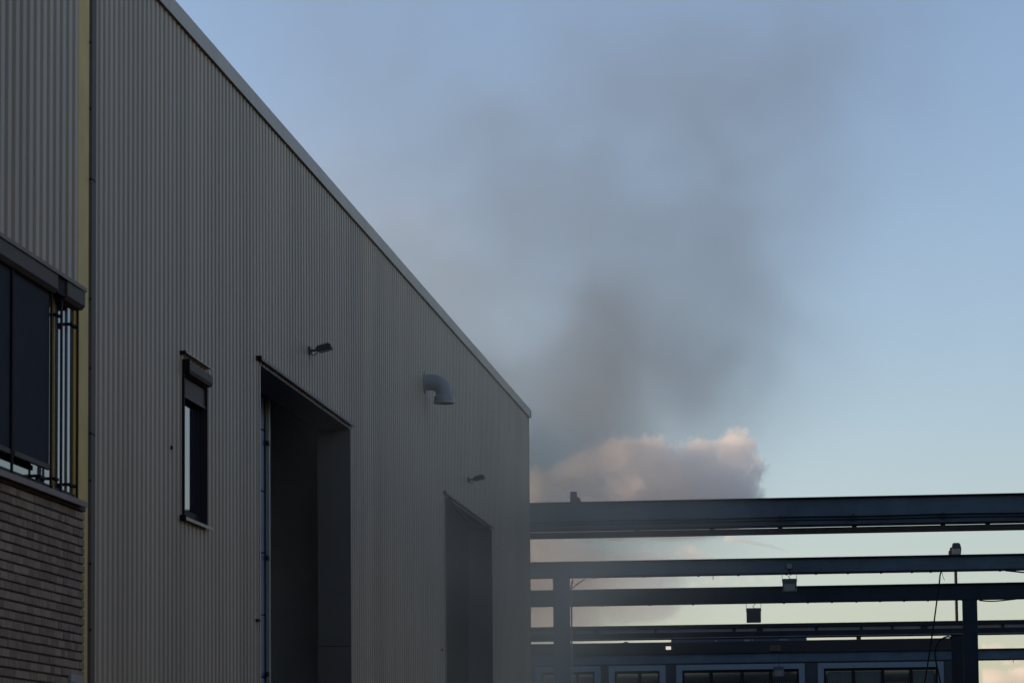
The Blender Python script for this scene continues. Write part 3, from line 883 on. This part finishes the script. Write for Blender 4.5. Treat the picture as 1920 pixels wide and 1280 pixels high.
# ------------------------------------------------------------------ smoke and clouds: voxel volumes filled from procedural fields
class Field:
    def __init__(s, name):
        s.t = bpy.data.node_groups.new(name, 'GeometryNodeTree')
        s.t.interface.new_socket('Geometry', in_out='INPUT', socket_type='NodeSocketGeometry')
        s.t.interface.new_socket('Geometry', in_out='OUTPUT', socket_type='NodeSocketGeometry')
        s.pos = s.n('GeometryNodeInputPosition').outputs[0]
    def n(s, kind_):
        return s.t.nodes.new(kind_)
    def put(s, sock, q):
        if q is None: return
        if isinstance(q, bpy.types.NodeSocket): s.t.links.new(q, sock)
        else: sock.default_value = q
    def m(s, op, a, b=None, clamp=False):
        n = s.n('ShaderNodeMath'); n.operation = op; n.use_clamp = clamp
        s.put(n.inputs[0], a); s.put(n.inputs[1], b)
        return n.outputs[0]
    def v(s, op, a, b=None, scale=None, out=0):
        n = s.n('ShaderNodeVectorMath'); n.operation = op
        s.put(n.inputs[0], a); s.put(n.inputs[1], b)
        if scale is not None: s.put(n.inputs['Scale'], scale)
        return n.outputs[out]
    def noise(s, vec, scale, detail, rough=0.5, out=0):
        n = s.n('ShaderNodeTexNoise')
        s.put(n.inputs['Vector'], vec)
        n.inputs['Scale'].default_value = scale
        n.inputs['Detail'].default_value = detail
        n.inputs['Roughness'].default_value = rough
        return n.outputs[out]
    def ramp(s, x, a, b, c, d, smooth=True):
        n = s.n('ShaderNodeMapRange')
        if smooth: n.interpolation_type = 'SMOOTHSTEP'
        s.put(n.inputs[0], x)
        for i, q in enumerate((a, b, c, d)): n.inputs[i + 1].default_value = q
        return n.outputs[0]
    def warp(s, vec, scale, amount, detail=2):
        w = s.v('SUBTRACT', s.noise(vec, scale, detail, out=1), (0.5, 0.5, 0.5))
        return s.v('ADD', vec, s.v('SCALE', w, scale=amount))
    def finish(s, name, dens, lo, hi, voxel, mat_, loc=(0, 0, 0)):
        vc = s.n('GeometryNodeVolumeCube')
        s.put(vc.inputs['Density'], dens)
        vc.inputs['Min'].default_value = lo
        vc.inputs['Max'].default_value = hi
        for k, ax in enumerate('XYZ'):
            vc.inputs['Resolution ' + ax].default_value = max(2, int((hi[k] - lo[k]) / voxel[k]))
        sm = s.n('GeometryNodeSetMaterial')
        sm.inputs['Material'].default_value = mat_
        s.t.links.new(vc.outputs[0], sm.inputs[0])
        out = s.n('NodeGroupOutput')
        s.n('NodeGroupInput')
        s.t.links.new(sm.outputs[0], out.inputs[0])
        o = MB().box(lo[0], hi[0], lo[1], hi[1], lo[2], hi[2]).build(name, None)
        o.data.materials.append(mat_)
        o.location = loc
        md = o.modifiers.new('fill', 'NODES')
        md.node_group = s.t
        return o
def volume_mat(name, col, density, g, step):
    m = bpy.data.materials.new(name)
    m.use_nodes = True
    nt = m.node_tree
    nt.nodes.remove(nt.nodes['Principled BSDF'])
    pv = nt.nodes.new('ShaderNodeVolumePrincipled')
    pv.inputs['Color'].default_value = (*col, 1)
    pv.inputs['Density'].default_value = density
    pv.inputs['Anisotropy'].default_value = g
    nt.links.new(pv.outputs[0], nt.nodes['Material Output'].inputs['Volume'])
    m.cycles.volume_step_rate = step
    return m

# ---- smoke drifting out of the far doorway and over the roof
# photo position, distance, radii in metres, density
LOBES = [
    (1080, 770, 74, 2.3, 6, 1.7, 0.085),
    (1240, 650, 77, 3.4, 7, 2.1, 0.085),
    (1010, 610, 76, 3.0, 7, 2.3, 0.06),
    (1000, 770, 71, 2.0, 6, 1.8, 0.07),
    (1290, 750, 77, 2.4, 6, 1.3, 0.055),
    (1400, 620, 79, 1.9, 6, 2.6, 0.035),
    (1150, 430, 78, 5.2, 7, 3.0, 0.042),
    (1350, 360, 80, 3.4, 7, 2.8, 0.035),
    (1330, 160, 81, 4.6, 8, 3.0, 0.042),
    (1580, 60, 83, 3.4, 8, 2.6, 0.02),
    (890, 440, 76, 2.8, 7, 2.8, 0.034),
    (740, 260, 74, 4.0, 8, 3.2, 0.016),
    (600, 90, 72, 4.0, 8, 3.2, 0.014),
    (1000, 120, 78, 5.0, 8, 3.4, 0.02),
    (1020, 880, 68, 1.3, 5, 1.2, 0.03),
]
def smoke(name, label, lobes, warp, lo, hi, vox, col, g):
    F = Field(name + '_field')
    wp = F.warp(F.pos, 0.16, warp)
    tot = None
    for px, py, Yq, rx, ry, rz, amp in lobes:
        q = F.v('DIVIDE', F.v('SUBTRACT', wp, tuple(on_y(px, py, Yq))), (rx, ry, rz))
        e = F.m('MULTIPLY', F.m('EXPONENT', F.m('MULTIPLY', F.v('DOT_PRODUCT', q, q, out=1), -1.0)), amp)
        tot = e if tot is None else F.m('ADD', tot, e)
    dn = F.m('MULTIPLY', tot, F.ramp(F.noise(F.warp(wp, 0.6, 1.6), 0.34, 6.0, 0.56), 0.38, 0.66, 0.22, 1.65))
    dn = F.m('MAXIMUM', F.m('SUBTRACT', dn, 0.002), 0.0)
    o = F.finish(name, dn, lo, hi, vox, volume_mat(name, col, 1.0, g, 4.0))
    kind(tag(o, label, 'smoke'), 'stuff')
smoke('smoke', 'grey smoke plume rising behind the hall roof edge into the sky', LOBES, 7.0, (-16, 60, 4.0), (12, 104, 27), (0.3, 0.6, 0.3), (0.40, 0.48, 0.55), 0.65)
smoke('doorway_smoke', 'thin veil of smoke around the far doorway and the near beam ends', [
    (850, 1020, 56, 1.8, 9, 3.2, 0.095),
    (640, 980, 45, 1.5, 6, 3.4, 0.10),
    (1110, 1000, 61, 2.2, 4, 1.8, 0.08),
    (960, 1150, 60, 1.8, 8, 3.0, 0.07)], 4.0, (-4, 36, 0.5), (9, 74, 11.5), (0.25, 0.5, 0.25), (0.86, 0.81, 0.68), 0.6)

# ---- clouds
def cloud(name, label, puffs, Y, voxel, density, col, g, erode, fscale, lo_p, hi_p, floor_p=None):
    """puffs: (px, py, radius, depth offset, flatness), all in photo pixels at distance Y"""
    u = Y / FPX
    cen = on_y(puffs[0][0], puffs[0][1], Y)
    F = Field(name + '_field')
    p = F.v('SCALE', F.pos, scale=1.0 / u)
    wp = F.warp(p, 0.012, 30.0, 3)
    best = None
    for px, py, r, dy, fl in puffs:
        c = (on_y(px, py, Y) - cen) / u + Vector((0, dy, 0))
        d = F.v('LENGTH', F.v('DIVIDE', F.v('SUBTRACT', wp, tuple(c)), (r, r, r * fl)), out=1)
        d = F.m('MULTIPLY', F.m('SUBTRACT', 1.0, d), r * min(1.0, fl))
        best = d if best is None else F.m('SMOOTH_MAX', best, d)
    # billows eat into the rim
    n = F.m('ABSOLUTE', F.m('SUBTRACT', F.noise(p, fscale, 4.0, 0.55), 0.5))
    n2 = F.noise(wp, fscale * 2.6, 4.0, 0.6)
    sdf = F.m('ADD', best, F.m('ADD', F.m('MULTIPLY', F.m('SUBTRACT', n, 0.09), erode * 4), F.m('ADD', F.m('MULTIPLY', F.m('SUBTRACT', n2, 0.5), erode * 2), F.m('MULTIPLY', F.m('SUBTRACT', F.m('ABSOLUTE', F.m('SUBTRACT', F.noise(p, fscale * 4.2, 3.0, 0.55), 0.5)), 0.08), erode * 2.4))))
    dn = F.ramp(sdf, -1.0, 5.0, 0.0, 1.0)
    if floor_p is not None:
        sep = F.n('ShaderNodeSeparateXYZ'); F.t.links.new(wp, sep.inputs[0])
        zf = (on_y(puffs[0][0], floor_p, Y) - cen).z / u
        dn = F.m('MULTIPLY', dn, F.ramp(sep.outputs[2], zf - 14, zf + 22, 0.0, 1.0))
    o = F.finish(name, dn, tuple(q * u for q in lo_p), tuple(q * u for q in hi_p), (voxel * u,) * 3, volume_mat(name, col, density / u, g, 1.5), cen)
    kind(tag(o, label, 'cloud'), 'stuff')
    return o
YC = 6000.0
cloud('cumulus_cloud', 'peach lit heaped cloud above the highest beam', [
    (1190, 935, 80, 0, 1), (1012, 910, 40, -10, 1), (1062, 896, 42, 20, 1), (1108, 886, 52, 0, 1), (1165, 868, 56, -20, 1), (1222, 868, 55, 10, 1),
    (1268, 885, 50, -20, 1), (1312, 868, 48, 0, 1), (1378, 850, 44, 10, 1), (1405, 880, 36, 30, 1), (1340, 930, 85, 20, 1), (1255, 950, 90, 40, 1), (1390, 935, 44, 30, 1),
    (1110, 960, 70, 10, 1), (1040, 970, 50, 20, 1), (980, 960, 60, 30, 1), (1180, 1000, 80, 30, 0.8), (1290, 1000, 75, 30, 0.7)],
    YC, 2.0, 0.034, (0.99, 0.985, 0.975), 0.2, 22.0, 0.036, (-290, -120, -110), (270, 160, 150), 1000)
cloud('low_cloud_bank', 'dim mauve cloud bank seen between the beams beside the hall corner', [
    (1100, 1090, 110, 0, 0.7), (1000, 1060, 110, 20, 0.8), (950, 1130, 110, 20, 0.6), (1200, 1075, 90, 10, 0.6), (1290, 1050, 60, 10, 0.5), (1190, 1130, 100, 10, 0.45), (1040, 1160, 110, 0, 0.3)],
    YC + 900, 5.0, 0.006, (0.95, 0.93, 0.93), 0.2, 16.0, 0.012, (-280, -130, -110), (270, 150, 130))
cloud('contrail', 'thin pinkish streak of cloud under the highest beam', [(1365 + 5 * k, 1008 + 1.1 * k, 8.5 - 0.18 * k, 0, 0.8) for k in range(27)], YC + 500, 1.5, 0.06, (0.99, 0.97, 0.95), 0.2, 0.8, 0.05, (-15, -15, -50), (160, 20, 15))
cloud('cloud_wisp', 'faint peach wisp of cloud between the second and third beams', [(1300 + 28 * k, 1096 - 4 * (k % 3) - k, 16, 0, 0.45) for k in range(6)] + [(1296, 1032, 15, 0, 0.7), (1272, 1040, 13, 0, 0.5)], YC + 700, 2.5, 0.012, (0.99, 0.97, 0.95), 0.2, 5.0, 0.03, (-60, -25, -30), (180, 25, 90))
cloud('horizon_cloud', 'pale pinkish cloud low at the right between the lowest beams', [(1900 - 36 * k, 1228 - 5 * (k % 3), 40, 0, 0.4) for k in range(-3, 4)] + [(1930, 1265, 60, 0, 0.4), (1850, 1270, 60, 0, 0.35)], YC + 1200, 4.0, 0.012, (0.97, 0.95, 0.95), 0.2, 8.0, 0.02, (-160, -60, -90), (200, 60, 50))
